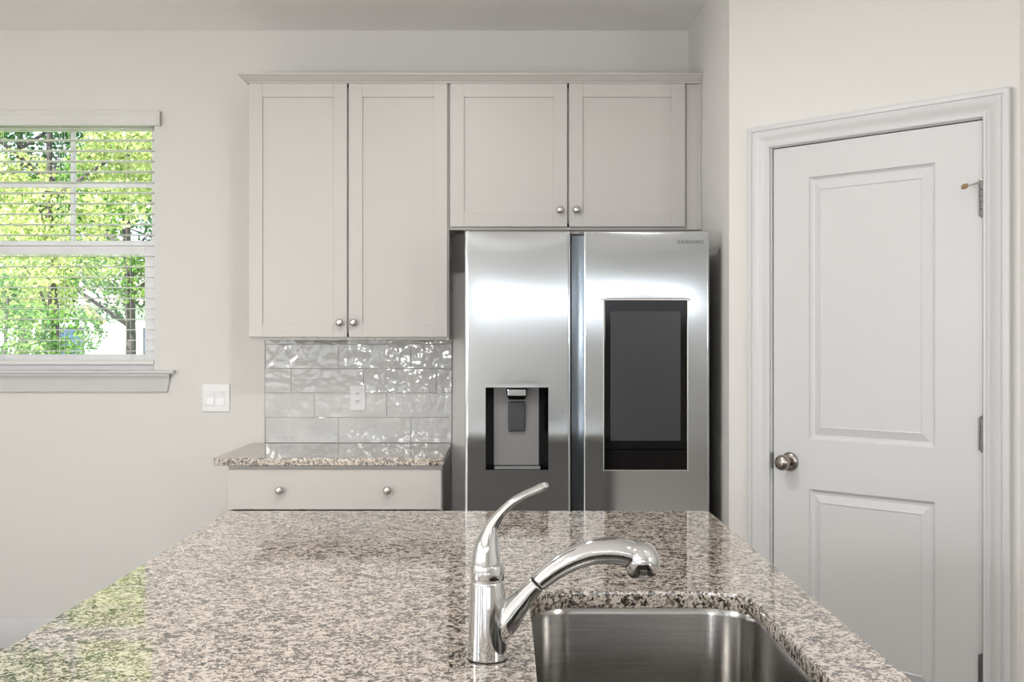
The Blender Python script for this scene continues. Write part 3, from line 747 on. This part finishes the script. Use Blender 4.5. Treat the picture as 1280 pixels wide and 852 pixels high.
hp = [(607.5, 709, 17.8, 19), (607.5, 703, 18.2, 19), (607.8, 692, 17.2, 18), (608.8, 681, 15.3, 16.5), (610.8, 671, 12.6, 14.5), (614.0, 660, 9.6, 12.5), (619.2, 650.5, 7.6, 11.5), (626.8, 640.5, 6.0, 10.8), (638, 629.5, 5.2, 10.5), (652, 620.3, 4.8, 10.5), (666, 614, 4.9, 10.8), (677, 609.2, 5.2, 11), (682.5, 606.3, 4.4, 9.5), (685.3, 604.8, 2.0, 5)]
pts = catmull([(fx(x), FD, fz(y), a / q, c / q) for x, y, a, c in hp], 5)
b = bmn(); sweep(b, pts, 32); at(obj('lever_handle', b, 'chrome', smooth=True, sharp=80), fc)
sp_ = [(612, 803, 17, 17), (620, 791, 18.5, 18), (632, 775, 18.3, 18), (645, 757.5, 15.6, 16), (658, 742.5, 12.8, 13.6), (671, 729.3, 11.3, 12.4)]
b = body_bm; sweep(b, catmull([(fx(x), FD, fz(y), a / q, c / q) for x, y, a, c in sp_], 6), 36)
def fuse(o, vox, it):
    for p in o.data.polygons: p.use_smooth = True
    r = o.modifiers.new('fuse', 'REMESH'); r.mode = 'VOXEL'; r.voxel_size = vox; r.use_smooth_shade = True
    m_ = o.modifiers.new('soften', 'SMOOTH'); m_.factor = .5; m_.iterations = it
    bpy.context.view_layer.update(); me = bpy.data.meshes.new_from_object(o.evaluated_get(bpy.context.evaluated_depsgraph_get()))
    o.modifiers.clear(); o.data = me
    for p in me.polygons: p.use_smooth = True
    return o
fuse(at(obj('body', b, 'chrome', smooth=True, sharp=60), fc), .0011, 14)
b = bmn(); sweep(b, [(fx(670.6), FD, fz(729.7), 10.6 / q, 11.7 / q), (fx(672.2), FD, fz(728.1), 10.6 / q, 11.7 / q)], 32); at(obj('joint_ring', b, 'black', smooth=True), fc)
hd = [(672, 728.3, 11.6, 12.6), (681, 720.6, 12.4, 13), (697, 708.8, 13.6, 14), (716, 698.2, 14.6, 15), (738, 690.6, 15.4, 16), (758, 688.2, 16.2, 17), (776, 689, 16.8, 18.5), (790, 693, 16, 18.5), (799, 698, 12, 14)]
b = bmn(); sweep(b, catmull([(fx(x), FD, fz(y), a / q, c / q) for x, y, a, c in hd], 6), 40)
cup = [(0, 719.8), (15.5, 719.8), (17.5, 718.6), (19.4, 714), (21.6, 707), (22.8, 700), (21.6, 693), (19, 686.5), (14.5, 681), (8, 677.5), (0, 676.3)]
b2 = bmn(); lathe(b2, [(r / q, (698 - y) / q) for r, y in cup], (0, 0, 0), seg=40)
b2.transform(Matrix.Translation((fx(801.5), FD, fz(698))) @ Matrix.Rotation(R(-7), 4, 'Y'))
me2 = bpy.data.meshes.new('cup'); b2.to_mesh(me2); b.from_mesh(me2); b2.free(); bpy.data.meshes.remove(me2)
head = fuse(at(obj('spray_head', b, 'chrome', smooth=True, sharp=70), fc), .0010, 40)
bt = [(739, 676.6, 1.2, 3.5), (743, 675.8, 3.0, 6), (756, 674.3, 3.6, 7), (769, 673.6, 3.0, 6), (773, 674, 1.2, 3.5)]
b = bmn(); sweep(b, catmull([(fx(x), FD, fz(y), a / q, c / q) for x, y, a, c in bt], 5), 20); o = obj('spray_button', b, 'darkbtn', head, smooth=True, sharp=80); o.matrix_parent_inverse = Matrix.Identity(4); o['label'] = 'dark grey spray button'
b = bmn(); lathe(b, [(0, fz(719)), (.0150, fz(717)), (.0145, fz(719.6)), (0, fz(719.7))], (fx(803.5), FD, 0), seg=28); obj('aerator', b, 'darkbtn', head, smooth=True)

# ------------------------------------------------------------------ rear and left windows (light comes in through them)
n = 2
for a, c, d, e, _ in REARWIN:
    b = bmn(); frame(b, a, c, d, e, .05, .05, .05, .05, YR - .14, YR + .03)
    struct(obj('window_%d' % n, b, 'trim')); n += 1
for a, c in LEFTWIN:
    b = bmn(); frame(b, a, c, .78, 2.32, .05, .05, .05, .05, .02, .14); struct(obj('window_%d' % n, b, 'trim', loc=(XL, 0, 0), rotz=R(90))); n += 1

# ------------------------------------------------------------------ outside the window
rng = np.random.default_rng(7)
def leaves_mesh(name, clusters, n, size):
    """clusters = (x, y, z, rx, ry, rz)"""
    wts = np.array([c[3] * c[4] * c[5] for c in clusters]); wts = wts / wts.sum()
    idx = rng.choice(len(clusters), n, p=wts); C = np.array(clusters)[idx]
    d = rng.normal(size=(n, 3)); d /= np.linalg.norm(d, axis=1)[:, None]; rad = rng.uniform(.45, 1, (n, 1)) ** .5
    P = C[:, :3] + d * rad * C[:, 3:]
    nrm = d + rng.normal(size=(n, 3)) * .7; nrm /= np.linalg.norm(nrm, axis=1)[:, None]
    t = np.cross(nrm, rng.normal(size=(n, 3))); t /= np.linalg.norm(t, axis=1)[:, None]; bt_ = np.cross(nrm, t)
    s = size * rng.uniform(.6, 1.3, (n, 1)); 
    a = P - t * s * .5; c = P + t * s * .5; b1 = P + bt_ * s * .30 - t * s * .05 + nrm * s * .08; b2 = P - bt_ * s * .30 - t * s * .05 + nrm * s * .08
    V = np.stack([a, b1, c, b2], 1).reshape(-1, 3)
    me = bpy.data.meshes.new(name); F = [(4 * i, 4 * i + 1, 4 * i + 2, 4 * i + 3) for i in range(n)]
    me.from_pydata(V.tolist(), [], F); me.update(); return me
def tree(name, label, x, y, z0, h, rad, mats, n, size, cat='tree', group=None, low=.25):
    t = thing(name, label, cat, (x, y, z0), 0, group)
    b = bmn(); r = .015 * h ** .8
    sweep(b, catmull([(0, 0, 0, r * 1.4, r * 1.4), (.04, 0, h * .3, r, r), (-.05, .05, h * .6, r * .7, r * .7), (0, 0, h * .9, r * .3, r * .3)], 4), 10)
    for k in range(7):
        a = rng.uniform(0, 6.28); zz = h * rng.uniform(.3, .7); L = rad * .8
        sweep(b, [(0, 0, zz, r * .45, r * .45), (L * .5 * math.cos(a), L * .5 * math.sin(a), zz + L * .35, r * .28, r * .28), (L * math.cos(a), L * math.sin(a), zz + L * .5, r * .1, r * .1)], 8)
    obj('trunk', b, 'bark', t, smooth=True)
    cl = []
    for k in range(34):
        a = rng.uniform(0, 6.28); rr = rad * math.sqrt(rng.uniform(0, 1)) * .8; zz = h * rng.uniform(low, .97)
        cr_ = rad * rng.uniform(.20, .42); cl.append((rr * math.cos(a), rr * math.sin(a), zz, cr_, cr_, cr_ * .75))
    obj('foliage', leaves_mesh('foliage', cl, n, size), mats, t)
    return t
b = bmn(); box(b, -40, 30, YB + .16, 60, -.5, -.35); struct(obj('ground', b, 'grass'))
tree('leafy_tree', 'bright yellow-green leafy tree nearest the window, filling its upper panes', -4.14, 10.0, -.35, 4.8, 1.2, 'leaf1', 24000, .050, low=.43)
tree('leafy_shrub', 'pale green shrub at the lower left of the window view', -3.45, 7.6, -.35, 2.25, .56, 'leaf2', 9000, .038, 'shrub', low=.3)
tree('leafy_tree', 'mid-green tree with a bare dark trunk, right behind the brightest tree', -4.62, 13.4, -.35, 6.0, 1.6, 'leaf2', 24000, .066, low=.42)
tree('leafy_tree', 'dark green tree behind the others at the left of the window', -7.6, 17.2, -.35, 7.0, 2.2, 'leaf3', 16000, .09, low=.25)
tree('leafy_tree', 'tall dark tree farthest back in the window view', -5.6, 23.0, -.35, 9.0, 3.3, 'leaf3', 26000, .12, low=.16)
# neighbour's house
hs = thing('neighbor_house', 'pale blue and white house glimpsed low through the trees', 'house', (-9, 30, -.35))
b = bmn(); box(b, -5, 5, 0, 7, 0, 2.7); obj('house_wall', b, 'siding', hs)
b = bmn(); loft(b, [[(-5.4, -.4, 2.7), (-5.4, 7.4, 2.7), (-5.4, 3.5, 4.4)], [(5.4, -.4, 2.7), (5.4, 7.4, 2.7), (5.4, 3.5, 4.4)]]); obj('house_roof', b, 'roof', hs)
for x in (-3.4, -.9, .9):
    b = bmn(); box(b, x, x + .9, -.04, .0, .9, 2.1); wq = obj('house_window', b, 'darkwin', hs)
    b = bmn(); frame(b, x - .08, x + .98, .82, 2.18, .08, .08, .08, .08, -.07, 0); obj('window_surround', b, 'trim', wq)
b = bmn()
sweep(b, [(-3.72, 9.7, 1.68, .03, .03), (-3.64, 9.7, 1.60, .034, .034), (-3.56, 9.7, 1.53, .032, .032)], 10)
o = obj('slanted_board', b, 'paleboard', smooth=True); o.parent = [o2 for o2 in bpy.data.objects if o2.name == 'leafy_tree'][0]; o.matrix_parent_inverse = Matrix.Translation(-Vector(o.parent.location))  # slanted yellow board in the view, shaped as a limb of the tree
